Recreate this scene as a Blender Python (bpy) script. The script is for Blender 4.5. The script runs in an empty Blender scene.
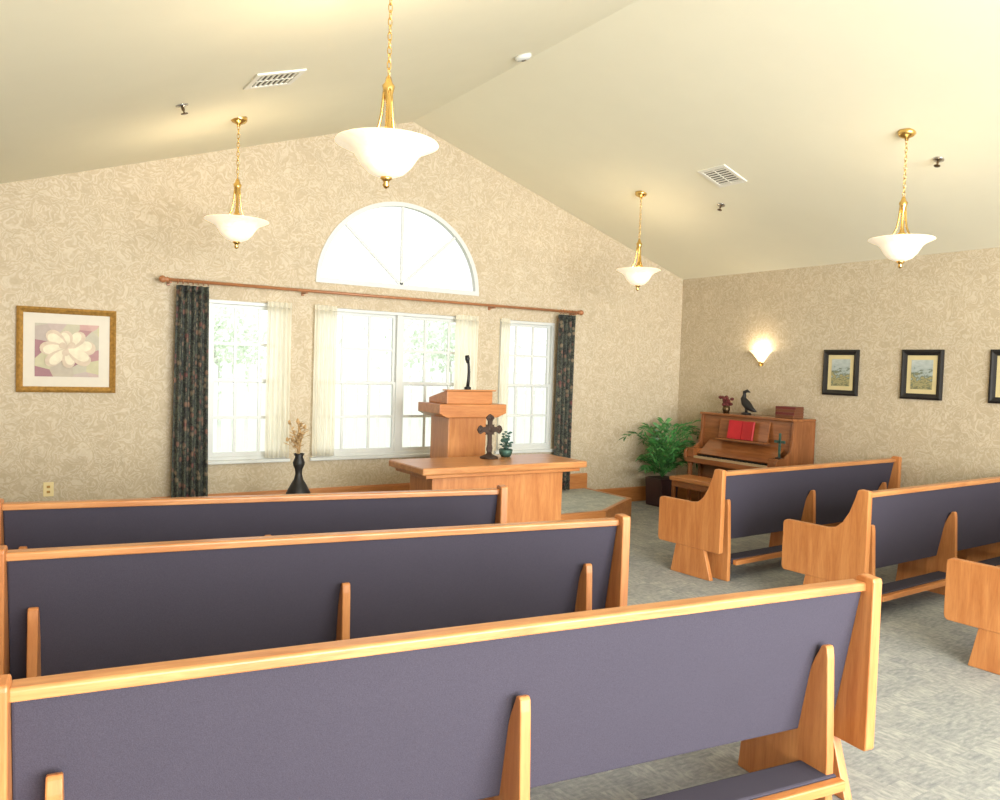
import bpy, bmesh, math, random
from mathutils import Vector, Matrix
random.seed(7)
SC=bpy.context.scene
COL=bpy.context.collection
E=1.7; D=7.852; XR=7.905; XL=-0.277; XA=3.814; HA=4.29; HE=2.961; YB=-2.6
SL=(HA-HE)/(XR-XA)
def zc(x): return HA-SL*abs(x-XA)

# ------------------------------------------------------------ materials
def lin(c):
    r=[]
    for v in c:
        v/=255.; r.append(v/12.92 if v<=.04045 else ((v+.055)/1.055)**2.4)
    return (r[0],r[1],r[2],1)
def newmat(name):
    m=bpy.data.materials.new(name); m.use_nodes=True
    nt=m.node_tree; b=nt.nodes['Principled BSDF']
    return m,nt,b
def coords(nt,scale=(1,1,1),rot=(0,0,0),kind='Object'):
    tc=nt.nodes.new('ShaderNodeTexCoord'); mp=nt.nodes.new('ShaderNodeMapping')
    mp.inputs['Scale'].default_value=scale; mp.inputs['Rotation'].default_value=rot
    nt.links.new(tc.outputs[kind],mp.inputs['Vector']); return mp.outputs['Vector']
def noise(nt,vec,scale,detail=4,rough=.5,dist=0):
    n=nt.nodes.new('ShaderNodeTexNoise'); n.inputs['Scale'].default_value=scale
    n.inputs['Detail'].default_value=detail; n.inputs['Roughness'].default_value=rough; n.inputs['Distortion'].default_value=dist
    nt.links.new(vec,n.inputs['Vector']); return n.outputs['Fac']
def ramp(nt,fac,stops,interp='LINEAR'):
    r=nt.nodes.new('ShaderNodeValToRGB'); r.color_ramp.interpolation=interp
    el=r.color_ramp.elements
    while len(el)<len(stops): el.new(.5)
    for e,(p,c) in zip(el,stops): e.position=p; e.color=c
    nt.links.new(fac,r.inputs['Fac']); return r.outputs['Color']
def mixc(nt,a,b,fac,mode='MIX'):
    m=nt.nodes.new('ShaderNodeMix'); m.data_type='RGBA'; m.blend_type=mode
    for s,v in ((m.inputs[0],fac),(m.inputs[6],a),(m.inputs[7],b)):
        if hasattr(v,'is_linked') or hasattr(v,'links'): nt.links.new(v,s)
        else: s.default_value=v
    return m.outputs[2]
def bump(nt,b,h,strength=.2,dist=.01):
    n=nt.nodes.new('ShaderNodeBump'); n.inputs['Strength'].default_value=strength; n.inputs['Distance'].default_value=dist
    nt.links.new(h,n.inputs['Height']); nt.links.new(n.outputs['Normal'],b.inputs['Normal'])
def simple(name,c,rough=.5,metal=0,var=.08,scale=12,emit=None,es=0,spec=.5):
    m,nt,b=newmat(name); v=coords(nt); n=noise(nt,v,scale)
    c=lin(c); d=tuple(x*(1-var) for x in c[:3])+(1,); l=tuple(min(1,x*(1+var)) for x in c[:3])+(1,)
    nt.links.new(ramp(nt,n,[(.3,d),(.7,l)]),b.inputs['Base Color'])
    b.inputs['Roughness'].default_value=rough; b.inputs['Metallic'].default_value=metal
    b.inputs['Specular IOR Level'].default_value=spec
    if emit: b.inputs['Emission Color'].default_value=lin(emit); b.inputs['Emission Strength'].default_value=es
    return m
def oak(name,sc,cd=(172,106,56),cl=(200,138,82),rough=.40):
    m,nt,b=newmat(name); v=coords(nt,sc)
    n=noise(nt,v,3.2,6,.6,.6); n2=noise(nt,v,22,3,.5)
    a=ramp(nt,n,[(.3,lin(cd)),(.5,lin(tuple((p+q)/2 for p,q in zip(cd,cl)))),(.72,lin(cl))])
    c=mixc(nt,a,ramp(nt,n2,[(.35,(.78,.72,.66,1)),(.55,(1,1,1,1))]),.4,'MULTIPLY')
    nt.links.new(c,b.inputs['Base Color']); b.inputs['Roughness'].default_value=rough
    b.inputs['Coat Weight'].default_value=.15; b.inputs['Coat Roughness'].default_value=.3
    bump(nt,b,n2,.08,.003); return m
OAKX=oak('oak_grain_long',(.6,6,6)); OAKZ=oak('oak_grain_upright',(6,6,.6))
OAKY=oak('oak_grain_deep',(6,.6,6))
CAPX=oak('oak_cap',(.8,9,9),(168,106,58),(204,148,94),.33)
PIANO=oak('walnut_long',(5,.6,5),(122,72,38),(156,98,56),.22)
PIANOZ=oak('walnut_upright',(5,5,.6),(116,68,36),(150,94,54),.22)

def wallpaper():
    m,nt,b=newmat('scroll_wallpaper'); v=coords(nt,(1,1,1))
    nz=nt.nodes.new('ShaderNodeTexNoise'); nz.inputs['Scale'].default_value=6; nz.inputs['Detail'].default_value=2
    nt.links.new(v,nz.inputs['Vector'])
    ad=nt.nodes.new('ShaderNodeVectorMath'); ad.operation='MULTIPLY_ADD'
    nt.links.new(nz.outputs['Color'],ad.inputs[0]); ad.inputs[1].default_value=(.25,.25,.25); nt.links.new(v,ad.inputs[2])
    w=nt.nodes.new('ShaderNodeTexNoise'); w.inputs['Scale'].default_value=8.2; w.inputs['Detail'].default_value=2; w.inputs['Distortion'].default_value=1.3
    nt.links.new(ad.outputs[0],w.inputs['Vector'])
    mm=nt.nodes.new('ShaderNodeMath'); mm.operation='MULTIPLY'; mm.inputs[1].default_value=36
    nt.links.new(w.outputs['Fac'],mm.inputs[0])
    sn=nt.nodes.new('ShaderNodeMath'); sn.operation='SINE'; nt.links.new(mm.outputs[0],sn.inputs[0])
    mr=nt.nodes.new('ShaderNodeMapRange'); mr.inputs[1].default_value=-1; mr.inputs[2].default_value=1
    nt.links.new(sn.outputs[0],mr.inputs[0])
    lines=ramp(nt,mr.outputs[0],[(0,lin((188,172,145))),(.35,lin((193,177,151))),(.7,lin((196,181,156))),(1,lin((205,192,168)))])
    big=noise(nt,v,7,4,.6)
    c=mixc(nt,lines,ramp(nt,big,[(.38,(.92,.915,.90,1)),(.6,(1,1,1,1))]),.8,'MULTIPLY')
    fine=noise(nt,v,60,3)
    c=mixc(nt,c,ramp(nt,fine,[(.3,(.88,.88,.87,1)),(.7,(1,1,1,1))]),.6,'MULTIPLY')
    nt.links.new(c,b.inputs['Base Color']); b.inputs['Roughness'].default_value=.7; b.inputs['Specular IOR Level'].default_value=.25
    bump(nt,b,mr.outputs[0],.04,.004); return m
WALL=wallpaper()
CEIL=simple('ceiling_paint',(232,228,206),.85,var=.01,scale=3,spec=.15)
def carpet(name,cd,cm,cl):
    m,nt,b=newmat(name); v=coords(nt)
    v1=coords(nt,(1.0,2.8,1)); b1=noise(nt,v1,18,3,.6)
    v2=coords(nt,(2.8,1.0,1)); b2=noise(nt,v2,18,3,.6)
    st=[(.34,lin(cd)),(.5,lin(cm)),(.66,lin(cl))]
    sp=nt.nodes.new('ShaderNodeVectorMath'); sp.operation='SNAP'; sp.inputs[1].default_value=(.11,.11,1); nt.links.new(v,sp.inputs[0])
    wn=nt.nodes.new('ShaderNodeTexWhiteNoise'); nt.links.new(sp.outputs[0],wn.inputs['Vector'])
    sel=ramp(nt,wn.outputs['Value'],[(.3,(.15,.15,.15,1)),(.7,(.85,.85,.85,1))])
    mx=mixc(nt,ramp(nt,b1,st),ramp(nt,b2,st),sel)
    mx=mixc(nt,mx,ramp(nt,wn.outputs['Value'],[(0,(.80,.82,.85,1)),(1,(1,1,1,1))]),1.,'MULTIPLY')
    f=noise(nt,v,240,2); c=mixc(nt,mx,ramp(nt,f,[(.3,(.80,.80,.80,1)),(.7,(1,1,1,1))]),.6,'MULTIPLY')
    nt.links.new(c,b.inputs['Base Color']); b.inputs['Roughness'].default_value=.95; b.inputs['Specular IOR Level'].default_value=.1
    bump(nt,b,f,.4,.01); return m
CARPET=carpet('woven_carpet',(142,145,145),(163,164,161),(182,182,176))
CARPET2=carpet('platform_carpet_brightened',(164,170,164),(188,192,184),(206,208,200))  # lighter copy of the floor carpet, brightened to offset shading on the platform
def fabric(name,c):
    m,nt,b=newmat(name); v=coords(nt); f=noise(nt,v,330,2); g=noise(nt,v,5,3)
    c0=lin(c)
    a=ramp(nt,f,[(.3,tuple(x*.84 for x in c0[:3])+(1,)),(.7,tuple(x*1.14 for x in c0[:3])+(1,))])
    a=mixc(nt,a,ramp(nt,g,[(.3,(.94,.94,.94,1)),(.7,(1,1,1,1))]),.5,'MULTIPLY')
    nt.links.new(a,b.inputs['Base Color']); b.inputs['Roughness'].default_value=.9; b.inputs['Specular IOR Level'].default_value=.12
    bump(nt,b,f,.2,.002); return m
FAB=fabric('slate_plum_upholstery',(68,64,75))
BRASS=simple('polished_brass',(226,190,118),.25,1,var=.05)
BRONZE=simple('aged_bronze',(92,74,50),.4,.8)
WHITE=simple('white_vinyl',(206,208,204),.4,var=.02)
FENCEW=simple('fence_white_paint',(240,241,238),.6,var=.01)
VENT=simple('vent_white_metal',(230,228,216),.5,var=.02)
DARKSLOT=simple('vent_dark_gap',(98,94,84),.8)
CHROME=simple('chrome',(200,200,200),.2,1)
BLACK=simple('matte_black',(24,22,22),.5)
IRON=simple('dark_patina_iron',(66,50,42),.6,.5,var=.3,scale=30)
ROD=simple('reddish_wood_rod',(162,108,70),.35,var=.12,scale=25)
GOLD=simple('antique_gold_frame',(178,136,70),.35,.5,var=.25,scale=40)
MAT_C=simple('cream_picture_mat',(208,200,184),.8,var=.02)
MAT_Y=simple('straw_picture_mat',(206,190,142),.7,var=.04)
IVORY=simple('ivory_keys',(180,156,120),.3,var=.02)
RED=simple('red_book_cloth',(178,24,34),.5)
POT=simple('plum_glazed_planter',(62,42,44),.4)
STEM=simple('dried_grass_straw',(186,152,104),.8,var=.2)
OUTLET=simple('outlet_almond_plastic',(226,206,150),.4,var=.02)
TEAL=simple('verdigris_metal',(58,88,78),.5,.4,var=.3,scale=30)
MAROON=simple('maroon_book_cloth',(98,36,34),.5)
BROWN=simple('brown_book_cloth',(104,62,36),.5)
def glassmat(name,c,es,ec=(255,232,190)):
    m,nt,b=newmat(name); v=coords(nt); n=noise(nt,v,9,3,.5,1.5)
    nt.links.new(ramp(nt,n,[(.35,lin(c)),(.7,lin((255,250,236)))]),b.inputs['Base Color'])
    b.inputs['Roughness'].default_value=.35; b.inputs['Emission Color'].default_value=lin(ec); b.inputs['Emission Strength'].default_value=es
    return m
SHADE=glassmat('alabaster_glass_lit',(240,228,204),.45,(255,238,208))
SCONCE=glassmat('sconce_glass_lit',(255,236,200),1.5)
def leafm(name,c1,c2):
    m,nt,b=newmat(name); v=coords(nt); n=noise(nt,v,14,3)
    nt.links.new(ramp(nt,n,[(.3,lin(c1)),(.7,lin(c2))]),b.inputs['Base Color']); b.inputs['Roughness'].default_value=.4; return m
LEAF=leafm('palm_leaf_green',(28,82,38),(86,152,78))
TREE=leafm('tree_foliage_bleached',(226,238,218),(244,250,238))  # leaf, lawn and bark colours bleached: overexposed daylight put into the colour
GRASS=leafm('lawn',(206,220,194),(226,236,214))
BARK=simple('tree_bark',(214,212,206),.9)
def drape():
    m,nt,b=newmat('dark_floral_drape'); v=coords(nt)
    vo=nt.nodes.new('ShaderNodeTexVoronoi'); vo.inputs['Scale'].default_value=17; nt.links.new(v,vo.inputs['Vector'])
    bwc=nt.nodes.new('ShaderNodeRGBToBW'); nt.links.new(vo.outputs['Color'],bwc.inputs[0])
    n=noise(nt,v,20,3,.6,1.8)
    base=ramp(nt,n,[(.3,lin((36,37,37))),(.48,lin((54,54,51))),(.56,lin((88,94,78))),(.64,lin((58,58,56))),(.8,lin((68,66,74)))])
    fl=ramp(nt,vo.outputs['Distance'],[(0,(.85,.85,.85,1)),(.3,(.65,.65,.65,1)),(.5,(0,0,0,1))])
    sel=ramp(nt,bwc.outputs[0],[(.44,(0,0,0,1)),(.48,(1,1,1,1))])
    f=mixc(nt,fl,sel,1.,'MULTIPLY')
    fc=ramp(nt,bwc.outputs[0],[(.44,lin((124,70,66))),(.54,lin((140,108,88))),(.62,lin((116,58,62))),(.75,lin((150,132,108)))])
    bw=nt.nodes.new('ShaderNodeRGBToBW'); nt.links.new(f,bw.inputs[0])
    c=mixc(nt,base,fc,bw.outputs[0]); nt.links.new(c,b.inputs['Base Color']); b.inputs['Roughness'].default_value=.85; return m
DRAPE=drape()
def sheer():
    m=bpy.data.materials.new('cream_sheer'); m.use_nodes=True; nt=m.node_tree; nt.nodes.clear()
    o=nt.nodes.new('ShaderNodeOutputMaterial'); d=nt.nodes.new('ShaderNodeBsdfDiffuse'); t=nt.nodes.new('ShaderNodeBsdfTranslucent'); tr=nt.nodes.new('ShaderNodeBsdfTransparent')
    v=coords(nt,(1,1,.05)); n=noise(nt,v,60,2); c=ramp(nt,n,[(.3,lin((240,235,218))),(.7,lin((254,251,240)))])
    nt.links.new(c,d.inputs[0]); nt.links.new(c,t.inputs[0])
    mx=nt.nodes.new('ShaderNodeMixShader'); mx.inputs[0].default_value=.5
    nt.links.new(d.outputs[0],mx.inputs[1]); nt.links.new(t.outputs[0],mx.inputs[2])
    m2=nt.nodes.new('ShaderNodeMixShader'); m2.inputs[0].default_value=.32
    nt.links.new(mx.outputs[0],m2.inputs[1]); nt.links.new(tr.outputs[0],m2.inputs[2]); nt.links.new(m2.outputs[0],o.inputs[0]); return m
SHEER=sheer()
def artmat(name,stops,scale):
    m,nt,b=newmat(name); v=coords(nt)
    vo=nt.nodes.new('ShaderNodeTexVoronoi'); vo.inputs['Scale'].default_value=scale; nt.links.new(v,vo.inputs['Vector'])
    bw=nt.nodes.new('ShaderNodeRGBToBW'); nt.links.new(vo.outputs['Color'],bw.inputs[0])
    a=ramp(nt,bw.outputs[0],stops); n=noise(nt,v,25,4)
    a=mixc(nt,a,ramp(nt,n,[(.3,(.85,.85,.85,1)),(.7,(1,1,1,1))]),.6,'MULTIPLY')
    nt.links.new(a,b.inputs['Base Color']); b.inputs['Roughness'].default_value=.6; return m
ART1=artmat('pastel_abstract_ground',[(.2,lin((150,106,110))),(.4,lin((192,152,142))),(.55,lin((174,166,156))),(.7,lin((188,182,140))),(.85,lin((160,138,150)))],7)
PETAL=simple('cream_petal_paint',(214,204,178),.7,var=.1,scale=20)
PETAL2=simple('rose_shadow_paint',(196,178,156),.7,var=.1,scale=20)
def landscape():
    m,nt,b=newmat('pale_landscape_print'); v=coords(nt,(1,1,2.0))
    tc=nt.nodes.new('ShaderNodeTexCoord'); sx=nt.nodes.new('ShaderNodeSeparateXYZ'); nt.links.new(tc.outputs['Object'],sx.inputs[0])
    n=noise(nt,v,16,5,.6)
    ma=nt.nodes.new('ShaderNodeMath'); ma.operation='MULTIPLY_ADD'; ma.inputs[1].default_value=1.6; nt.links.new(sx.outputs['Z'],ma.inputs[0]); nt.links.new(n,ma.inputs[2])
    a=ramp(nt,ma.outputs[0],[(.2,lin((104,106,80))),(.36,lin((164,154,108))),(.46,lin((92,102,82))),(.54,lin((156,166,162))),(.9,lin((188,194,190)))])
    nt.links.new(a,b.inputs['Base Color']); b.inputs['Roughness'].default_value=.5; return m
ART2=landscape()

# ------------------------------------------------------------ mesh helpers
def box(bm,x0,x1,y0,y1,z0,z1):
    vs=[bm.verts.new(p) for p in ((x0,y0,z0),(x1,y0,z0),(x1,y1,z0),(x0,y1,z0),(x0,y0,z1),(x1,y0,z1),(x1,y1,z1),(x0,y1,z1))]
    for f in ((0,3,2,1),(4,5,6,7),(0,1,5,4),(1,2,6,5),(2,3,7,6),(3,0,4,7)): bm.faces.new([vs[i] for i in f])
def prism(bm,pts,axis,a0,a1):
    def P(u,v,a): return {'x':(a,u,v),'y':(u,a,v),'z':(u,v,a)}[axis]
    A=[bm.verts.new(P(u,v,a0)) for u,v in pts]; B=[bm.verts.new(P(u,v,a1)) for u,v in pts]
    n=len(pts); bm.faces.new(A); bm.faces.new(B[::-1])
    for i in range(n): bm.faces.new([A[i],B[i],B[(i+1)%n],A[(i+1)%n]])
def lathe(bm,prof,c=(0,0,0),seg=28):
    rings=[]
    for r,z in prof:
        if r<1e-5: rings.append([bm.verts.new((c[0],c[1],c[2]+z))])
        else: rings.append([bm.verts.new((c[0]+r*math.cos(2*math.pi*i/seg),c[1]+r*math.sin(2*math.pi*i/seg),c[2]+z)) for i in range(seg)])
    for a,b in zip(rings,rings[1:]):
        for i in range(seg):
            j=(i+1)%seg
            if len(a)==1 and len(b)==1: continue
            if len(a)==1: bm.faces.new([a[0],b[i],b[j]])
            elif len(b)==1: bm.faces.new([a[i],b[0],a[j]])
            else: bm.faces.new([a[i],b[i],b[j],a[j]])
def tube(bm,pts,r,seg=8,closed=False):
    pts=[Vector(p) for p in pts]; rs=r if isinstance(r,(list,tuple)) else [r]*len(pts)
    rings=[]; n=len(pts); up=None
    for i,p in enumerate(pts):
        if closed: t=(pts[(i+1)%n]-pts[i-1]).normalized()
        else: t=(pts[min(i+1,n-1)]-pts[max(i-1,0)]).normalized()
        if up is None:
            up=Vector((0,0,1)) if abs(t.z)<.9 else Vector((1,0,0))
        s=t.cross(up).normalized(); up=s.cross(t).normalized()
        rings.append([bm.verts.new(p+(s*math.cos(2*math.pi*k/seg)+up*math.sin(2*math.pi*k/seg))*rs[i]) for k in range(seg)])
    m=n if closed else n-1
    for i in range(m):
        a,b=rings[i],rings[(i+1)%n]
        for k in range(seg): bm.faces.new([a[k],a[(k+1)%seg],b[(k+1)%seg],b[k]])
    if not closed: bm.faces.new(rings[0][::-1]); bm.faces.new(rings[-1])
def sphere(bm,c,r,sc=(1,1,1),sub=2):
    bmesh.ops.create_icosphere(bm,subdivisions=sub,radius=r,matrix=Matrix.Translation(c)@Matrix.Diagonal((sc[0],sc[1],sc[2],1)))
def addpart(parent,name,bm,mats,smooth=False,bevel=0,label=None,loc=(0,0,0),rot=(0,0,0)):
    bmesh.ops.recalc_face_normals(bm,faces=bm.faces)
    me=bpy.data.meshes.new(name); bm.to_mesh(me); bm.free()
    for m in (mats if isinstance(mats,list) else [mats]): me.materials.append(m)
    if smooth:
        for p in me.polygons: p.use_smooth=True
    o=bpy.data.objects.new(name,me); COL.objects.link(o); o.location=loc; o.rotation_euler=rot
    if parent: o.parent=parent
    if bevel:
        b=o.modifiers.new('bevel','BEVEL'); b.width=bevel; b.segments=2; b.limit_method='ANGLE'; b.angle_limit=math.radians(35)
    if label: o['label']=label
    return o
def thing(name,label,cat,loc=(0,0,0),rz=0,group=None):
    e=bpy.data.objects.new(name,None); e.empty_display_size=.1; COL.objects.link(e)
    e.location=loc; e.rotation_euler=(0,0,rz); e['label']=label; e['category']=cat
    if group: e['group']=group
    return e
def struct(name,bm,mats,label=None,cat=None,bevel=0,parent=None):
    o=addpart(parent,name,bm,mats,bevel=bevel); o['kind']='structure'
    o['label']=label or name.replace('_',' '); o['category']=cat or name.split('_')[0]; return o
def B(): return bmesh.new()

# ------------------------------------------------------------ room shell
def wall_with_holes(outer,holes,y0,y1):
    cu=bpy.data.curves.new('tmp','CURVE'); cu.dimensions='2D'; cu.fill_mode='BOTH'; cu.extrude=(y1-y0)/2
    for pts in [outer]+holes:
        s=cu.splines.new('POLY'); s.points.add(len(pts)-1)
        for p,q in zip(s.points,pts): p.co=(q[0],q[1],0,1)
        s.use_cyclic_u=True
    o=bpy.data.objects.new('tmp',cu); COL.objects.link(o)
    dg=bpy.context.evaluated_depsgraph_get(); me=o.evaluated_get(dg).to_mesh()
    bm=bmesh.new(); bm.from_mesh(me); o.evaluated_get(dg).to_mesh_clear()
    bpy.data.objects.remove(o); bpy.data.curves.remove(cu)
    for v in bm.verts: x,y,z=v.co; v.co=(x,(y0+y1)/2+z,y)
    bmesh.ops.remove_doubles(bm,verts=bm.verts,dist=1e-5)
    return bm
WIN=[(1.752,2.52),(2.785,4.70),(5.0,5.80)]; WZ0,WZ1=.725,2.256
AC,AZ,AR=3.74,2.515,.945
def arc(r,n=40,dz=0): return [(AC+r*math.cos(math.pi*i/n),AZ+dz+(r*math.sin(math.pi*i/n))*.95) for i in range(n+1)]
holes=[[(a,WZ0),(b,WZ0),(b,WZ1),(a,WZ1)] for a,b in WIN]+[arc(AR)]
outer=[(XL-.1,-.05),(XR+.1,-.05),(XR+.1,zc(XR)+.0),(XA,HA+.05),(XL-.1,zc(XL))]
struct('wall_back',wall_with_holes(outer,holes,D,D+.10),WALL,'gabled wall with beige scroll-pattern wallpaper','wall')
bm=B(); box(bm,XR,XR+.14,YB,D+.14,-.05,HE+.05); struct('wall_right',bm,WALL,'side wall with beige scroll-pattern wallpaper','wall')
bm=B(); box(bm,XL-.14,XL,YB,D+.14,-.05,zc(XL)+.05); struct('wall_left',bm,WALL,'side wall with beige scroll-pattern wallpaper','wall')
bm=B(); box(bm,XL-.14,XR+.14,YB,D+.14,-.1,0); struct('floor',bm,CARPET,'grey-beige woven carpet floor','floor')
bm=B()
prism(bm,[(XL-.14,zc(XL-.14)),(XA,HA),(XR+.14,zc(XR+.14)),(XR+.14,zc(XR+.14)+.12),(XA,HA+.12),(XL-.14,zc(XL-.14)+.12)],'y',YB,D+.14)
struct('ceiling',bm,CEIL,'cream painted vaulted ceiling','ceiling')
PZ=.22
def board(x0,x1,z0): 
    bm=B(); prism(bm,[(D-.018,z0),(D,z0),(D,z0+.19),(D-.008,z0+.19),(D-.018,z0+.17)],'x',x0,x1); return bm
struct('baseboard_back',board(XL,1.27,0),OAKX,'oak baseboard along the wall','baseboard')
struct('baseboard_platform',board(1.27,6.36,PZ),OAKX,'oak baseboard above the platform','baseboard')
struct('baseboard_corner',board(6.36,XR,0),OAKX,'oak baseboard along the wall','baseboard')
bm=B(); box(bm,XR-.018,XR,YB,D-.018,0,.19); struct('baseboard_right',bm,OAKY,'oak baseboard along the side wall','baseboard')
bm=B(); box(bm,XL,XL+.018,YB,D-.018,0,.19); struct('baseboard_left',bm,OAKY,'oak baseboard along the side wall','baseboard')

# windows
def sash_window(n,x0,x1,units):
    f=B(); t=.035; y0,y1=D+.015,D+.10
    box(f,x0,x1,y0,y1,WZ0,WZ0+t); box(f,x0,x1,y0,y1,WZ1-t,WZ1)
    box(f,x0,x0+t,y0,y1,WZ0+t,WZ1-t); box(f,x1-t,x1,y0,y1,WZ0+t,WZ1-t)
    w=(x1-x0)/units
    for i in range(1,units): box(f,x0+w*i-.035,x0+w*i+.035,y0,y1,WZ0+t,WZ1-t)
    o=struct('window_%d'%n,f,WHITE,'white vinyl double-hung window with gridded panes','window',bevel=.004)
    zm=(WZ0+WZ1)/2
    for i in range(units):
        a=x0+w*i+(t if i==0 else .035); b=x0+w*(i+1)-(t if i==units-1 else .035)
        for (z0,z1,yy) in ((WZ0+t,zm+.02,D+.03),(zm-.02,WZ1-t,D+.06)):
            s=B(); r=.03
            box(s,a,b,yy,yy+.03,z0,z0+r+.008); box(s,a,b,yy,yy+.03,z1-r,z1); box(s,a,a+r,yy,yy+.03,z0+r+.008,z1-r); box(s,b-r,b,yy,yy+.03,z0+r+.008,z1-r)
            addpart(o,'sash',s,WHITE)
            g=B(); m=.013
            for k in (1,2):
                xx=a+(b-a)*k/3; box(g,xx-m,xx+m,yy+.008,yy+.022,z0+r,z1-r)
            zz=(z0+z1)/2; box(g,a+r,b-r,yy+.007,yy+.023,zz-m,zz+m)
            addpart(o,'muntin_grid',g,WHITE)
    s=B(); box(s,x0-.03,x1+.03,D-.045,D+.02,WZ0-.03,WZ0+.003); addpart(o,'window_sill',s,WHITE,bevel=.006)
sash_window(1,*WIN[0],1); sash_window(2,*WIN[1],2); sash_window(3,*WIN[2],1)
f=B(); n=40
oa=arc(AR+.012,n); ia=arc(AR-.035,n)
for i in range(n):
    prism(f,[oa[i],oa[i+1],ia[i+1],ia[i]],'y',D-.012,D+.05)
box(f,AC-AR-.012,AC+AR+.012,D-.013,D+.051,AZ-.014,AZ+.035)
o=struct('window_4',f,WHITE,'white half-round window with radiating bars','window')
g=B()
for a in (45,90,135):
    c,s=math.cos(math.radians(a)),math.sin(math.radians(a)); px,py=-s*.015,c*.015
    R2=AR-.03
    prism(g,[(AC+px,AZ+.03+py),(AC+px+c*R2,AZ+py+s*R2*.95),(AC-px+c*R2,AZ-py+s*R2*.95),(AC-px,AZ+.03-py)],'y',D+.015,D+.03)
addpart(o,'radiating_muntin',g,WHITE)

# platform
pl=thing('stage_platform','low carpeted platform with oak edging and angled corners','platform')
x0,x1=1.27,6.36
pts=[(x0,D-.001),(x0,7.0),(2.12,6.46),(5.51,6.46),(x1,7.0),(x1,D-.001)]
bm=B(); prism(bm,pts,'z',0.001,PZ-.01); addpart(pl,'platform_side',bm,OAKX)
ins=[(x0+.05,D-.02),(x0+.05,7.03),(2.135,6.51),(5.495,6.51),(x1-.05,7.03),(x1-.05,D-.02)]
bm=B(); prism(bm,ins,'z',PZ-.01,PZ); addpart(pl,'carpet_top',bm,CARPET2)
bm=B()
for i in range(5):
    prism(bm,[pts[i],pts[i+1],ins[i+1],ins[i]],'z',PZ-.012,PZ+.004)
addpart(pl,'edge_trim',bm,OAKX,bevel=.004)

# ------------------------------------------------------------ pews
HP=.90
def pew(L,loc,rz,label,b0=.125):
    p=thing('church_pew',label,'pew',(loc[0],loc[1],0),rz,'matching oak pews with slate upholstery')
    T=.05
    prof=[(-.085,.25),(-.085,.91),(-.08,.925),(-.015,.93),(.0,.92),(.018,.86),(.055,.76),(.105,.68),(.16,.635),(.23,.622),(.56,.622),(.58,.61),(.585,.59),(.585,.28),(.58,.255),(.565,.24),(-.075,.24)]
    for x in (0,L-T):
        bm=B(); prism(bm,prof,'x',x,x+T); addpart(p,'end_panel',bm,OAKZ,bevel=.006)
        bm=B(); prism(bm,[(.0,0.001),(.43,0.001),(.38,.245),(.08,.245)],'x',x+.004,x+T-.004); addpart(p,'leg',bm,OAKZ,bevel=.004)
    bm=B(); prism(bm,[(-.035,.875),(.015,.875),(.125,.30),(.075,.30)],'x',T,L-T); addpart(p,'backrest',bm,FAB,bevel=.008)
    bm=B(); prism(bm,[(-.05,.870),(-.05,.898),(-.044,.904),(.015,.904),(.022,.898),(.022,.870)],'x',T-.002,L-T+.002); addpart(p,'top_rail',bm,CAPX,bevel=.004)
    bm=B(); prism(bm,[(.10,.40),(.53,.42),(.545,.45),(.53,.475),(.10,.455)],'x',T+.01,L-T-.01); addpart(p,'seat_cushion',bm,FAB,bevel=.012)
    bm=B(); prism(bm,[(.13,.375),(.52,.395),(.52,.42),(.13,.40)],'x',T,L-T); addpart(p,'seat_board',bm,OAKX)
    for x in (b0,L*.475,L-.245):
        bm=B(); prism(bm,[(.40,0.001),(.36,.38),(.10,.38),(.01,.61),(-.022,.672),(-.042,.675),(-.05,.665),(-.055,.63),(-.074,.25),(-.078,0.001)],'x',x,x+.038)
        addpart(p,'support_brace',bm,OAKZ,bevel=.005)
    bm=B(); box(bm,T+.12,L-.20,-.13,-.09,.14,.18); addpart(p,'kneeler_rail',bm,OAKX,bevel=.006)
    bm=B(); box(bm,T+.12,L-.20,-.088,.06,.14,.185); addpart(p,'kneeler_pad',bm,FAB,bevel=.01)
    return p
r=math.radians
pew(2.975,(.005,2.237),r(-7.0),'oak pew with slate upholstered back, last row beside the aisle',.125)
pew(2.935,(.025,3.746),r(-9.0),'oak pew with slate upholstered back, middle row beside the aisle',.125)
pew(2.90,(.03,4.95),r(-10.6),'oak pew with slate upholstered back, row facing the table')
pew(2.80,(5.00,4.53),r(3.2),'oak pew with slate upholstered back, row beside the piano')
pew(2.75,(5.12,3.33),r(2.5),'oak pew with slate upholstered back, second row across the aisle')
pew(2.75,(4.98,2.03),r(1.5),'oak pew across the aisle, third row with its arm end showing')

# ------------------------------------------------------------ communion table
tb=thing('altar_table','wide oak communion table with panelled pedestal before the platform','table',(3.83,6.11,0))
bm=B(); box(bm,-.85,.85,-.34,.33,.80,.86); addpart(tb,'table_top',bm,CAPX,bevel=.012)
bm=B(); box(bm,-.80,.80,-.30,.29,.765,.80); addpart(tb,'moulding',bm,OAKX,bevel=.008)
bm=B(); box(bm,-.70,.66,-.22,.20,.06,.765); addpart(tb,'pedestal',bm,OAKZ,bevel=.006)
bm=B(); box(bm,-.73,.69,-.25,.24,0.001,.06); addpart(tb,'plinth',bm,OAKX,bevel=.006)

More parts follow.
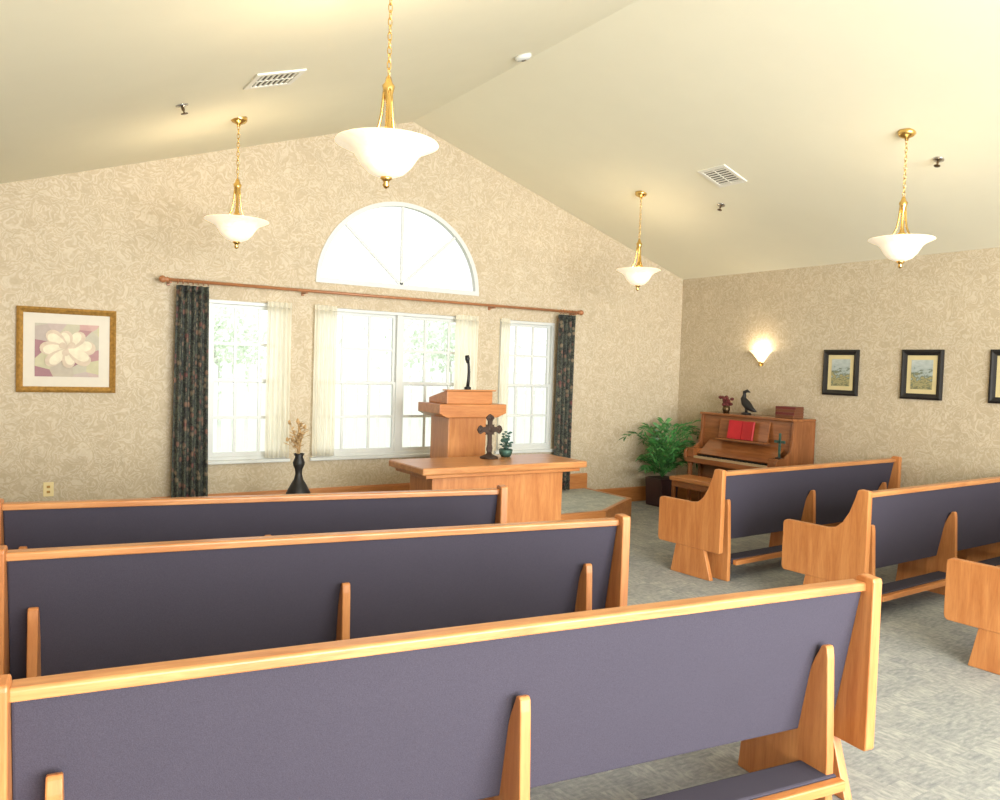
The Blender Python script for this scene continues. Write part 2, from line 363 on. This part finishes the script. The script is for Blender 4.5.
# cross on table
cr=thing('standing_cross','dark ornate metal cross on a small stand','cross',(3.90,6.24,.861))
bm=B(); lathe(bm,[(0,0),(.085,0),(.085,.012),(.06,.024),(.028,.04),(.016,.06),(0,.06)]); addpart(cr,'cross_base',bm,IRON,smooth=True)
half=[(.020,.05),(.030,.09),(.020,.13),(.020,.225),(.035,.24),(.075,.243),(.10,.225),(.118,.235),(.134,.265),(.118,.295),(.10,.305),(.075,.287),(.035,.29),(.020,.305),(.022,.345),(.042,.37),(.030,.39),(0,.408)]
bm=B(); prism(bm,half+[(-x,z_) for x,z_ in half[::-1] if x>0],'y',-.009,.009)
for dx,dz in ((-.105,.265),(.105,.265),(0,.37),(0,.265),(0,.1)): sphere(bm,(dx,0,dz),.026 if dz!=.1 else .02,(1,.6,1),2)
for a in (45,135,225,315):
    tube(bm,[(.02*math.cos(r(a)),0,.265+.02*math.sin(r(a))),(.065*math.cos(r(a)),0,.265+.065*math.sin(r(a)))],[.012,.004],6)
tube(bm,[(.05*math.cos(t*math.pi/10),0,.265+.05*math.sin(t*math.pi/10)) for t in range(20)],.006,6,True)
addpart(cr,'cross_body',bm,IRON)
fa=thing('greenery_bowl','small teal bowl with dark green sprigs on the table','plant',(4.12,6.30,.861))
bm=B(); lathe(bm,[(0,0),(.04,0),(.06,.03),(.065,.07),(.055,.075),(.05,.03),(0,.02)]); addpart(fa,'bowl',bm,TEAL,smooth=True)
bm=B()
for i in range(30):
    a=random.random()*6.28; h=.09+random.random()*.15; w=.02+random.random()*.05
    sphere(bm,(w*math.cos(a),w*math.sin(a),h),.02,(1,.7,.5),1)
    tube(bm,[(0,0,.06),(w*math.cos(a),w*math.sin(a),h)],.002,4)
addpart(fa,'sprigs',bm,TEAL)

# ------------------------------------------------------------ pulpit
pu=thing('pulpit','oak pulpit with wide stepped desk standing on the platform','pulpit',(4.02,6.98,PZ+.005))
z=lambda v: v-PZ-.005
bm=B(); box(bm,-.24,.19,-.17,.20,.06,z(1.20)); addpart(pu,'pulpit_body',bm,OAKZ,bevel=.006)
bm=B(); box(bm,-.28,.23,-.21,.24,0,.06); addpart(pu,'pulpit_base',bm,OAKX,bevel=.006)
bm=B(); prism(bm,[(-.30,z(1.20)),(.28,z(1.20)),(.38,z(1.24)),(.38,z(1.33)),(-.38,z(1.33)),(-.38,z(1.24))],'y',-.24,.22); addpart(pu,'desk_ledge',bm,OAKX,bevel=.006)
bm=B(); prism(bm,[(-.18,z(1.33)),(.20,z(1.33)),(.20,z(1.38)),(-.12,z(1.455)),(-.18,z(1.455))],'x',-.27,.25); addpart(pu,'book_rest',bm,OAKX,bevel=.006)
bm=B(); box(bm,-.29,.27,-.21,-.12,z(1.457),z(1.472)); addpart(pu,'top_moulding',bm,CAPX,bevel=.004)
mc=thing('gooseneck_microphone','black gooseneck microphone standing on the pulpit top','microphone',(3.985,6.815,1.474))
bm=B(); lathe(bm,[(0,0),(.034,0),(.034,.02),(.018,.03),(0,.03)]); addpart(mc,'microphone_base',bm,BLACK,smooth=True)
bm=B(); tube(bm,[(0,0,.025),(.008,0,.10),(.010,0,.17),(.006,.002,.24),(-.002,.004,.29)],[.018,.016,.015,.013,.012],8); addpart(mc,'gooseneck',bm,BLACK,smooth=True)
bm=B(); tube(bm,[(-.002,.004,.26),(-.008,.006,.30),(-.014,.008,.335)],[.015,.025,.019],10); addpart(mc,'microphone_head',bm,BLACK,smooth=True)

# ------------------------------------------------------------ curtains
def pleat(bm,x0,x1,y,z0,z1,amp,npl,th=.006,flare=0):
    N=npl*8; rows=14; g=[]
    for s in (0,1):
        gr=[]
        for j in range(rows+1):
            t=j/rows; zz=z1+(z0-z1)*t; row=[]
            for i in range(N+1):
                u=i/N; xm=(x0+x1)/2; w=(x1-x0)*(1+flare*t)
                xx=xm+(u-.5)*w; yy=y+amp*math.sin(u*npl*2*math.pi+.5*math.sin(3*t))+s*th
                row.append(bm.verts.new((xx,yy,zz)))
            gr.append(row)
        g.append(gr)
    for s in (0,1):
        for j in range(rows):
            for i in range(N): bm.faces.new([g[s][j][i],g[s][j][i+1],g[s][j+1][i+1],g[s][j+1][i]])
    for j in range(rows):
        for i in (0,N): bm.faces.new([g[0][j][i],g[0][j+1][i],g[1][j+1][i],g[1][j][i]])
    for i in range(N):
        for j in (0,rows): bm.faces.new([g[0][j][i],g[0][j][i+1],g[1][j][i+1],g[1][j][i]])
def curtain(kind,x0,x1,z0,z1,y,mat,lab,part,flare=0,amp=.022,npl=5,th=.006):
    c=thing(kind,lab,'curtain',((x0+x1)/2,y,z0)); bm=B()
    pleat(bm,-(x1-x0)/2,(x1-x0)/2,0,0,z1-z0-.05,amp,npl,flare=flare,th=th); addpart(c,part,bm,mat,smooth=True)
    bm=B(); pleat(bm,-(x1-x0)/2,(x1-x0)/2,-.002,z1-z0-.05,z1-z0,amp*1.1,npl,th=th); addpart(c,'gathered_heading',bm,mat,smooth=True); return c
curtain('drape',1.44,1.725,PZ+.02,2.355,7.72,DRAPE,'long dark floral drape hanging beside the single window','fabric_panel',.15,.03,5)
curtain('drape',5.755,5.99,PZ+.02,2.355,7.72,DRAPE,'long dark floral drape hanging at the rod end','fabric_panel',.0,.03,4)
for a,b in ((2.29,2.53),(2.765,3.0),(4.385,4.68),(4.99,5.11)):
    s=curtain('sheer_curtain',a,b,.74,2.27,7.80,SHEER,'cream sheer side panel hanging inside the window edge','sheer_panel',0,.012,max(3,int((b-a)/.045)),th=.002)
    s['group']='cream sheer window panels'
R0,R1=1.37,6.03
cr=thing('curtain_rod','long reddish wooden curtain rod with turned finials','curtain rod',(R0,7.72,2.395))
Lr=R1-R0
bm=B(); tube(bm,[(0,0,0),(Lr,0,0)],.015,14); addpart(cr,'rod',bm,ROD,smooth=True)
def finial(xc,s):
    bm=B(); prof=[(0,0),(.022,0),(.026,.01),(.018,.02),(.03,.035),(.034,.05),(.026,.07),(.01,.08),(0,.08)]
    lathe(bm,prof,seg=18); bmesh.ops.rotate(bm,verts=bm.verts,matrix=Matrix.Rotation(s*math.pi/2,3,'Y')); bmesh.ops.translate(bm,verts=bm.verts,vec=(xc,0,0))
    addpart(cr,'finial',bm,ROD,smooth=True)
finial(-.0,-1); finial(Lr,1)
for xw in (1.39,2.65,4.84,6.01):
    xb=xw-R0
    bm=B(); box(bm,xb-.010,xb+.010,-.005,D-7.72-.001,-.03,-.014); box(bm,xb-.014,xb+.014,D-7.72-.02,D-7.72-.001,-.045,.02); addpart(cr,'bracket',bm,ROD,bevel=.004)
for base,wd,nr in ((1.45,.265,7),(5.77,.21,6)):
    for k in range(nr):
        xb=base-R0+wd*k/(nr-1); bm=B()
        tube(bm,[(xb,.023*math.cos(t*math.pi/6),.023*math.sin(t*math.pi/6)-.006) for t in range(12)],.0035,6,True); addpart(cr,'ring',bm,ROD,smooth=True)

# ------------------------------------------------------------ pictures
def frame(name,label,w,h,fw,matf,mw,matm,artf,loc,rz,depth=.035,extra=None):
    f=thing(name,label,'picture',loc,rz)
    bm=B()
    prof=[(0,0),(0,depth*.7),(fw*.35,depth),(fw*.6,depth*.75),(fw,depth*.45),(fw,0)]
    loops=[]
    for i,(u,v) in enumerate(prof):
        loops.append([bm.verts.new(p) for p in ((-w/2+u,-v,-h/2+u),(w/2-u,-v,-h/2+u),(w/2-u,-v,h/2-u),(-w/2+u,-v,h/2-u))])
    for a,b in zip(loops,loops[1:]):
        for k in range(4): bm.faces.new([a[k],a[(k+1)%4],b[(k+1)%4],b[k]])
    addpart(f,'picture_frame',bm,matf)
    bm=B(); box(bm,-w/2+fw*.9,w/2-fw*.9,-.008,-.002,-h/2+fw*.9,h/2-fw*.9); addpart(f,'picture_mat',bm,matm)
    aw,ah=w/2-fw-mw,h/2-fw-mw
    bm=B(); box(bm,-aw,aw,-.011,-.008,-ah,ah)
    mats=artf if isinstance(artf,list) else [artf]
    if extra: extra(bm,aw,ah)
    addpart(f,'artwork',bm,mats); return f
def blossom(bm,aw,ah):
    def petal(cx,cz,ang,l,wd,mi,y):
        ps=[]
        for k in range(18):
            t=2*math.pi*k/18; u=l*(1-math.cos(t))/2; v=wd*math.sin(t)*(.55+.6*(1-math.cos(t))/2)
            X=cx+u*math.cos(ang)-v*math.sin(ang); Z=cz+u*math.sin(ang)+v*math.cos(ang)
            ps.append((max(-aw,min(aw,X)),max(-ah,min(ah,Z))))
        n0=len(bm.faces); prism(bm,ps,'y',y-.0008,y); bm.faces.ensure_lookup_table()
        for f in bm.faces[n0:]: f.material_index=mi
    for i,(a,l,w_) in enumerate(((5,.22,.07),(50,.19,.06),(95,.16,.055),(135,.21,.065),(178,.21,.065),(220,.21,.06),(275,.16,.055),(325,.21,.065))):
        yy=-.0116-i*.0018
        petal(.0,.01,r(a),l,w_,2,yy); petal(.0,.015,r(a+6),l*.88,w_*.72,1,yy-.0009)
    for a in (40,150,250): petal(0,.02,r(a),.07,.03,2,-.0275)
frame('framed_painting','gold-framed pastel painting of a large pale blossom',.757,.723,.05,GOLD,.085,MAT_C,[ART1,PETAL,PETAL2],(.583,D-.001,1.727),0,extra=blossom)
for i,(ya,yb,lb) in enumerate(((5.622,5.193,'beside the wall lamp'),(4.711,4.286,'between two matching prints'),(3.85,3.42,'at the end of the row'))):
    f=frame('framed_print','small black-framed landscape print, '+lb,abs(ya-yb),.50,.058,BLACK,.045,MAT_Y,ART2,(XR-.001,(ya+yb)/2,1.762),-math.pi/2,.03)
    f['group']='black-framed prints on the side wall'
# ------------------------------------------------------------ outlet
ou=thing('wall_outlet','almond plastic wall outlet plate','outlet',(.45,D-.001,.53))
bm=B(); box(bm,-.04,.04,-.006,0,-.062,.062); addpart(ou,'cover_plate',bm,OUTLET,bevel=.003)
for s in (-.022,.022):
    bm=B(); box(bm,-.013,.013,-.009,-.005,s-.011,s+.011); addpart(ou,'socket',bm,GOLD,bevel=.002)

# ------------------------------------------------------------ pendants
def pendant(x,y,zr,label,S=1.0,en=10):
    p=thing('pendant_lamp',label,'pendant light',(x,y,zr),0,'brass chain pendants with glass bowl shades')
    zt=zc(x)-zr
    bm=B(); lathe(bm,[(q[0]*S,q[1]) for q in ((.258,.002),(.254,.008),(.222,-.006),(.188,-.02),(.160,-.04),(.142,-.065),(.120,-.10),(.086,-.134),(.043,-.152),(0,-.157),(0,-.165),(.045,-.160),(.090,-.142),(.126,-.106),(.149,-.07),(.166,-.046),(.192,-.027),(.226,-.013),(.258,.002))],seg=48); addpart(p,'glass_shade',bm,SHADE,smooth=True)
    bm=B(); lathe(bm,[(0,-.162),(.028,-.162),(.03,-.170),(.018,-.180),(.012,-.190),(.018,-.202),(.012,-.214),(0,-.22)],seg=18); addpart(p,'bottom_finial',bm,BRASS,smooth=True)
    bm=B(); lathe(bm,[(0,-.16),(.008,-.16),(.008,.02),(.03,.03),(.034,.045),(.02,.06),(.012,.10),(.010,.2),(.026,.26),(.032,.285),(.02,.30),(.012,.33),(0,.335)],seg=18); addpart(p,'stem',bm,BRASS,smooth=True)
    for k in range(3):
        a=k*2*math.pi/3+.4; pts=[]
        for rr,zz in ((.020,.275),(.026,.21),(.032,.15),(.044,.09),(.066,.045),(.092,.012),(.118,-.02),(.130,-.06)): pts.append((rr*math.cos(a)*S,rr*math.sin(a)*S,zz))
        bm=B(); tube(bm,pts,.008,8); addpart(p,'arm',bm,BRASS,smooth=True)
    bm=B(); z0=.335; n=max(3,int(round((zt-.05-z0)/.034)));st=(zt-.05-z0)/n
    for i in range(n):
        cz=z0+st*(i+.5); h=st*.66; pts=[]
        for k in range(12):
            t=2*math.pi*k/12; u=.010*math.cos(t); w=h*math.sin(t)
            pts.append((u,0,cz+w) if i%2 else (0,u,cz+w))
        tube(bm,pts,.0028,5,True)
    addpart(p,'chain',bm,BRASS,smooth=True)
    bm=B(); lathe(bm,[(0,zt-.06),(.012,zt-.06),(.016,zt-.045),(.05,zt-.03),(.065,zt-.012),(.066,zt+.015),(0,zt+.015)],seg=24); addpart(p,'canopy',bm,BRASS,smooth=True)
    l=bpy.data.lights.new('bulb','POINT'); l.energy=en; l.color=(1,.83,.60); l.shadow_soft_size=.07
    lo=bpy.data.objects.new('bulb_light',l); COL.objects.link(lo); lo.parent=p; lo.location=(.0,.0,.0)
pendant(1.67,3.72,2.79,'brass chain pendant with glowing glass bowl, above the pews',1,17)
pendant(1.66,6.53,2.79,'brass chain pendant with glowing glass bowl, by the windows',.96,14)
pendant(5.90,6.53,2.79,'brass chain pendant with glowing glass bowl, by the piano',.92,8)
pendant(5.94,3.60,2.78,'brass chain pendant with glowing glass bowl, over the aisle pews',.92,4)

# sconce
sc=thing('wall_sconce','glowing glass half-bowl sconce on the papered wall','wall light',(XR-.001,6.49,1.94))
bm=B(); prof=[(0,-.09),(.03,-.08),(.07,-.03),(.11,.02),(.155,.06),(.15,.062),(.105,.026),(.06,-.02),(.0,-.07)]
seg=20; rings=[]
for rr,zz in prof: rings.append([bm.verts.new((-rr*math.sin(math.pi*i/seg)*.85,rr*math.cos(math.pi*i/seg),zz)) for i in range(seg+1)])
for a,b in zip(rings,rings[1:]):
    for i in range(seg): bm.faces.new([a[i],a[i+1],b[i+1],b[i]])
bmesh.ops.remove_doubles(bm,verts=bm.verts,dist=1e-5)
addpart(sc,'glass_shade',bm,SCONCE,smooth=True)
bm=B(); lathe(bm,[(0,-.13),(.01,-.12),(.012,-.10),(.02,-.09),(.016,-.07),(0,-.07)],c=(-.02,0,0),seg=12); box(bm,-.012,0,-.03,.03,-.12,-.03); addpart(sc,'brass_mount',bm,BRASS)
l=bpy.data.lights.new('bulb','POINT'); l.energy=5.5; l.color=(1,.86,.64); l.shadow_soft_size=.04
lo=bpy.data.objects.new('bulb_light',l); COL.objects.link(lo); lo.parent=sc; lo.location=(-.06,0,.07)

# ceiling vents, sprinklers, detector
def slope_e(name,label,cat,x,y,group=None):
    e=thing(name,label,cat,(x,y,zc(x)),0,group); s=math.atan(SL)*(1 if x>XA else -1); e.rotation_euler=(0,s,0); return e
for x,y in ((1.60,5.40),(5.93,5.43)):
    v=slope_e('ceiling_vent','white louvred air vent set in the ceiling','vent',x,y,'ceiling air vents')
    w=.17
    bm=B(); box(bm,-w,w,-w,-w+.04,-.012,0); box(bm,-w,w,w-.04,w,-.012,0); box(bm,-w,-w+.04,-w+.04,w-.04,-.012,0); box(bm,w-.04,w,-w+.04,w-.04,-.012,0); addpart(v,'vent_frame',bm,VENT,bevel=.003)
    bm=B(); box(bm,-w+.03,w-.03,-w+.03,w-.03,-.003,-.001); addpart(v,'vent_recess_shade',bm,DARKSLOT)  # flat dark sheet, shade of the duct recess put in as colour
    bm=B()
    n=7; span=2*(w-.04)
    for k in range(n):
        xx=-w+.04+span*(k+.5)/n; box(bm,xx-.008,xx+.008,-w+.04,w-.04,-.010,-.006)
    box(bm,-w+.04,w-.04,-.006,.006,-.011,-.006)
    addpart(v,'louvre',bm,VENT)
for x,y in ((1.105,5.84),(6.39,5.85),(6.36,3.58)):
    v=slope_e('fire_sprinkler','small metal fire sprinkler head on the ceiling','sprinkler',x,y,'ceiling sprinkler heads')
    bm=B(); lathe(bm,[(0,0),(.042,0),(.042,-.006),(.02,-.012),(0,-.012)],seg=20); addpart(v,'escutcheon',bm,CHROME,smooth=True)
    bm=B(); lathe(bm,[(0,-.012),(.011,-.012),(.011,-.035),(.006,-.04),(.006,-.055),(.024,-.056),(.024,-.06),(0,-.06)],seg=16); addpart(v,'sprinkler_head',bm,BRONZE,smooth=True)
v=slope_e('smoke_detector','round white smoke detector near the ceiling ridge','smoke detector',3.66,5.53)
bm=B(); lathe(bm,[(0,0),(.07,0),(.07,-.018),(.055,-.035),(0,-.038)],seg=28); addpart(v,'detector_body',bm,WHITE,smooth=True)
bm=B(); lathe(bm,[(0,-.036),(.02,-.036),(.02,-.044),(0,-.045)],seg=16); addpart(v,'sensor_cap',bm,DARKSLOT,smooth=True)

# ------------------------------------------------------------ piano   (keyboard faces -x)
PX=XR-.02
pi=thing('upright_piano','brown walnut spinet piano standing against the side wall','piano',(PX,5.68,0))
W=1.37
bm=B(); box(bm,-.36,0,.03,W-.03,.62,1.20); addpart(pi,'upper_case',bm,PIANO,bevel=.006)
bm=B(); box(bm,-.40,.0,-.005,W+.005,1.20,1.23); addpart(pi,'top_lid',bm,PIANO,bevel=.008)
for y in (0,W-.035):
    bm=B(); prism(bm,[(0,.001),(-.40,.001),(-.40,.60),(-.64,.62),(-.66,.66),(-.66,.75),(-.62,.79),(-.50,.80),(-.42,.86),(-.385,1.0),(-.38,1.2),(0,1.2)],'y',y,y+.035)
    addpart(pi,'side_panel',bm,PIANOZ,bevel=.006)
bm=B(); box(bm,-.36,-.33,.035,W-.035,.06,.62); addpart(pi,'lower_panel',bm,PIANO,bevel=.004)
bm=B(); box(bm,-.66,-.30,.036,W-.036,.62,.68); addpart(pi,'keybed',bm,PIANO,bevel=.006)
for y in (.036,W-.136):
    bm=B(); box(bm,-.63,-.362,y,y+.10,.68,.79); addpart(pi,'key_block',bm,PIANO,bevel=.005)
bm=B(); prism(bm,[(-.575,.735),(-.47,.80),(-.36,.90),(-.35,.88),(-.46,.78),(-.565,.722)],'y',.137,W-.137); addpart(pi,'fallboard',bm,PIANO,bevel=.003)
bm=B(); nk=50; kw=(W-.28)/nk
for k in range(nk): box(bm,-.63,-.47,.14+k*kw+.0007,.14+(k+1)*kw-.0007,.68,.705)
addpart(pi,'white_keys',bm,IVORY)['kind']='stuff'
bm=B()
for k in range(nk-1):
    if k%7 in (0,1,3,4,5): box(bm,-.605,-.47,.14+(k+1)*kw-.006,.14+(k+1)*kw+.006,.705,.718)
addpart(pi,'black_keys',bm,BLACK)['kind']='stuff'
for y in (.06,W-.06):
    bm=B(); lathe(bm,[(0,.001),(.025,.001),(.03,.03),(.018,.06),(.022,.3),(.032,.5),(.026,.56),(.036,.59),(.036,.62),(0,.62)],c=(-.60,y,0),seg=14); addpart(pi,'front_leg',bm,PIANOZ,smooth=True)
bm=B(); prism(bm,[(-.42,.94),(-.40,.94),(-.365,1.17),(-.385,1.17)],'y',.32,W-.32); box(bm,-.47,-.36,.32,W-.32,.92,.94); addpart(pi,'music_desk',bm,PIANO,bevel=.004)
bm=B()
for y in (.62,.68,.74): box(bm,-.42,-.30,y-.008,y+.008,.05,.06)
box(bm,-.335,-.325,.58,.78,.03,.09); addpart(pi,'pedals',bm,BRASS)

bk=thing('open_songbook','open red songbook resting on the piano music desk','book',(XR-.462,6.36,.942))
bk.rotation_euler=(0,math.radians(9),0)
for s in (0,1):
    bm=B()
    if s: prism(bm,[(0,.003),(-.006,.003),(-.026,.19),(-.02,.19)],'z',0,.22)
    else: prism(bm,[(0,-.003),(-.006,-.003),(-.026,-.19),(-.02,-.19)],'z',0,.22)
    addpart(bk,'book_cover',bm,RED)
    bm=B(); sg=1 if s else -1
    prism(bm,[(-.0065,sg*.003),(-.014,sg*.003),(-.034,sg*.182),(-.0265,sg*.186)],'z',.006,.214); addpart(bk,'page_block',bm,RED)
zt=1.231
def book(x,y,z,dx,dy,dz,mat,lab,rz=0):
    b=thing('hymn_book',lab,'book',(x,y,z),rz,'closed books stacked on the piano lid')
    bm=B(); box(bm,-dx/2,dx/2,-dy/2,dy/2,0,.004); box(bm,-dx/2,dx/2,-dy/2,dy/2,dz-.004,dz-.0005); box(bm,-dx/2,-dx/2+.004,-dy/2,dy/2,.004,dz-.004); addpart(b,'book_cover',bm,mat)
    bm=B(); box(bm,-dx/2+.004,dx/2-.004,-dy/2+.004,dy/2-.004,.004,dz-.004); addpart(b,'page_block',bm,BROWN)
zz=zt
for i,(mt,dz) in enumerate(((BROWN,.035),(MAROON,.03),(BROWN,.032),(MAROON,.03))):
    book(XR-.2,5.90,zz,.18,.25,dz,mt,'closed hymn book lying in a stack on the piano',.05*i-.05); zz+=dz+.0005
bd=thing('bird_figurine','dark carved long-necked bird figurine on the piano','figurine',(XR-.20,6.52,zt),math.pi*.5)
bm=B(); lathe(bm,[(0,0),(.06,0),(.06,.015),(.02,.025),(0,.025)],seg=18); addpart(bd,'figurine_base',bm,BLACK,smooth=True)
bm=B(); tube(bm,[(-.15,0,.04),(-.09,0,.06),(-.03,0,.095),(.02,0,.14),(.05,0,.19),(.035,0,.23),(.04,0,.265),(-.005,0,.28),(-.05,0,.265)],[.008,.028,.05,.05,.034,.022,.022,.020,.004],12)
tube(bm,[(0,0,.02),(0,0,.08)],.016,8); addpart(bd,'bird_body',bm,BLACK,smooth=True)
fo=thing('flower_ornament','small dark vase with clustered red blooms on the piano','ornament',(XR-.2,6.83,zt))
bm=B(); lathe(bm,[(0,0),(.035,0),(.05,.04),(.04,.08),(.025,.09),(0,.09)],seg=18); addpart(fo,'small_vase',bm,BRONZE,smooth=True)
bm=B()
for i in range(22):
    a=random.random()*6.28; q=random.random()*.085; sphere(bm,(q*math.cos(a),q*math.sin(a),.09+random.random()*.10),.028,(1,1,.8),1)
addpart(fo,'bloom_cluster',bm,MAROON)
tc=thing('small_standing_cross','small verdigris metal cross on a stand by the keyboard','cross',(PX-.50,5.766,.7915))
bm=B(); box(bm,-.02,.02,-.035,.035,0,.012); addpart(tc,'cross_stand',bm,IRON)
bm=B(); box(bm,-.008,.008,-.012,.012,.012,.28); box(bm,-.008,.008,-.07,.07,.17,.20); addpart(tc,'cross_body',bm,TEAL,bevel=.002)
be=thing('piano_bench','wooden piano bench with tan padded top','bench',(6.95,6.45,0))
bm=B(); box(bm,-.17,.17,-.38,.38,.44,.49); addpart(be,'bench_seat',bm,OAKY,bevel=.012)
bm=B(); box(bm,-.15,.15,-.36,.36,.37,.44); addpart(be,'bench_apron',bm,PIANO,bevel=.004)
for sx in (-.13,.13):
    for sy in (-.34,.34):
        bm=B(); prism(bm,[(sy-.02,.37),(sy+.02,.37),(sy+.014,.001),(sy-.014,.001)],'x',sx-.018,sx+.018); addpart(be,'leg',bm,PIANOZ,bevel=.003)

# potted palm
PPX,PPY=7.28,7.46
pp=thing('potted_palm','leafy green palm in a dark plum planter by the piano','plant',(PPX,PPY,0))
bm=B(); prism(bm,[(-.13,.001),(.13,.001),(.16,.36),(-.16,.36)],'y',-.145,.145); addpart(pp,'planter',bm,POT,bevel=.012)
bm=B(); box(bm,-.135,.135,-.13,.13,.36,.365); addpart(pp,'soil',bm,simple('potting_soil',(60,44,32),.95))
bm=B()
def cl(v): 
    return Vector((min(v.x,XR-.04-PPX),max(min(v.y,D-.05-PPY),7.075-PPY),v.z))
for i in range(48):
    a=random.random()*2*math.pi; reach=.18+random.random()*.42; h=.10+random.random()*.66
    P=[]
    for k in range(9):
        t=k/8; q=reach*t**1.1; zz=.365+h*(math.sin(t*math.pi*.62)/1.0)
        P.append(cl(Vector((q*math.cos(a),q*math.sin(a),zz))))
    tube(bm,[p+Vector((0,0,.0005*j)) for j,p in enumerate(P)],.003,4)
    side=Vector((-math.sin(a),math.cos(a),0))
    for k in range(2,9):
        for s in (-1,1):
            ll=.17*(1-abs(k/8-.55)*.8); g=(P[k]-P[k-1]); g=g.normalized() if g.length>1e-6 else Vector((0,0,1))
            d=(side*s*.7+g*.8); d.normalize(); tip=cl(P[k]+d*ll+Vector((0,0,-.025)))
            mid=P[k]+d*ll*.45; wv=g*.024
            vs=[bm.verts.new(q) for q in (P[k],cl(mid+wv),tip,cl(mid-wv))]; bm.faces.new(vs)
addpart(pp,'foliage',bm,LEAF)

# vase with dried stems
va=thing('floor_vase','tall curvy black vase with dried stems on the platform','vase',(2.38,7.05,PZ+.001))
bm=B(); lathe(bm,[(0,0),(.05,0),(.06,.04),(.10,.13),(.118,.22),(.108,.29),(.075,.355),(.042,.41),(.030,.46),(.034,.50),(.05,.54),(.054,.565),(.040,.60),(.034,.615),(.05,.645),(.042,.645),(.022,.6),(.0,.58)],seg=24); addpart(va,'vase_body',bm,BLACK,smooth=True)
bm=B()
for i in range(16):
    a=random.random()*6.28; q=.02+random.random()*.09; h=.72+random.random()*.30
    tip=Vector((q*math.cos(a)-.03,q*math.sin(a),h)); tube(bm,[(0,0,.59),(tip.x*.3,tip.y*.3,.59+(h-.59)*.5),tip],.0026,4)
    sphere(bm,tip,.013,(1,1,1.8),1)
    for k in range(4):
        t=.55+.12*k; c=Vector((tip.x*t,tip.y*t,.59+(h-.59)*t)); d=Vector((random.uniform(-.04,.04),random.uniform(-.04,.04),.02)); vs=[bm.verts.new(c),bm.verts.new(c+d+Vector((.010,0,0))),bm.verts.new(c+d*1.7),bm.verts.new(c+d-Vector((.010,0,0)))]; bm.faces.new(vs)
addpart(va,'dried_stems',bm,STEM)

# ------------------------------------------------------------ outside
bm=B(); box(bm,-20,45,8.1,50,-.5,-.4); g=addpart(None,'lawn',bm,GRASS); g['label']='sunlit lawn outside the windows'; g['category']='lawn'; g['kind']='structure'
fe=thing('garden_fence','white picket fence across the lawn','fence',(0,15,-.4))
bm=B()
for k in range(110): prism(bm,[(-6+k*.24,.05),(-6+k*.24+.17,.05),(-6+k*.24+.17,1.95),(-6+k*.24+.085,2.04),(-6+k*.24,1.95)],'y',0,.02)
q=addpart(fe,'picket',bm,FENCEW); q['kind']='stuff'
bm=B(); box(bm,-6,20.2,.02,.06,.3,.4); box(bm,-6,20.2,.02,.06,1.5,1.6); addpart(fe,'fence_rail',bm,FENCEW)
for tx,ty,th in ((6.0,26,4.2),(13.8,25,4.8),(19.6,24,7.0)):
    t=thing('garden_tree','leafy green tree beyond the fence','tree',(tx,ty,-.4),0,'trees outside the windows')
    bm=B(); tube(bm,[(0,0,0),(.05,0,th*.4),(0,.1,th*.6)],[.14,.1,.06],8); addpart(t,'trunk',bm,BARK)
    bm=B()
    for i in range(1300):
        c=Vector((random.gauss(0,1.1),random.gauss(0,.8),th*.62+random.gauss(0,.8))); n1=Vector((random.gauss(0,1),random.gauss(0,1),random.gauss(0,1))).normalized(); n2=n1.orthogonal().normalized(); s=.08+random.random()*.08
        bm.faces.new([bm.verts.new(c+n1*s),bm.verts.new(c+n2*s*.6),bm.verts.new(c-n1*s),bm.verts.new(c-n2*s*.6)])
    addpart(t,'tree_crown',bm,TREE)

# ------------------------------------------------------------ light
w=bpy.data.worlds.new('World'); SC.world=w; w.use_nodes=True
bg=w.node_tree.nodes['Background']; bg.inputs[0].default_value=(.98,.995,1,1); bg.inputs[1].default_value=1.28
def sun(e,rot):
    l=bpy.data.lights.new('sun','SUN'); l.energy=e; l.angle=.02; l.color=(1,.97,.92); o=bpy.data.objects.new('sun_light',l); COL.objects.link(o); o.rotation_euler=rot
sun(1.0,(r(25),0,r(12)))
def area(loc,rot,size,e,c):
    l=bpy.data.lights.new('area','AREA'); l.shape='RECTANGLE'; l.size=size[0]; l.size_y=size[1]; l.energy=e; l.color=c
    o=bpy.data.objects.new('fill_light',l); COL.objects.link(o); o.location=loc; o.rotation_euler=rot
area((2.7,-4.2,1.9),(r(92),0,0),(7.0,3.8),1620,(.985,.995,.975))  # added fill light beyond the open rear end, not a fixture of the room

# ------------------------------------------------------------ camera
yaw,pitch,roll=.5700,-.0406,.0317
cy,sy=math.cos(yaw),math.sin(yaw)
f0=Vector((sy,cy,0)); r0=Vector((cy,-sy,0)); u0=Vector((0,0,1))
fw=f0*math.cos(pitch)+u0*math.sin(pitch); up=u0*math.cos(pitch)-f0*math.sin(pitch)
rr=r0*math.cos(roll)+up*math.sin(roll); uu=up*math.cos(roll)-r0*math.sin(roll)
M=Matrix(((rr.x,uu.x,-fw.x,0),(rr.y,uu.y,-fw.y,0),(rr.z,uu.z,-fw.z,E),(0,0,0,1)))
cd=bpy.data.cameras.new('camera'); cd.sensor_width=36; cd.lens=36*.8016; cd.clip_start=.05
co=bpy.data.objects.new('camera',cd); COL.objects.link(co); co.matrix_world=M; SC.camera=co
SC.view_settings.view_transform='Standard'
SC.view_settings.exposure=0.0
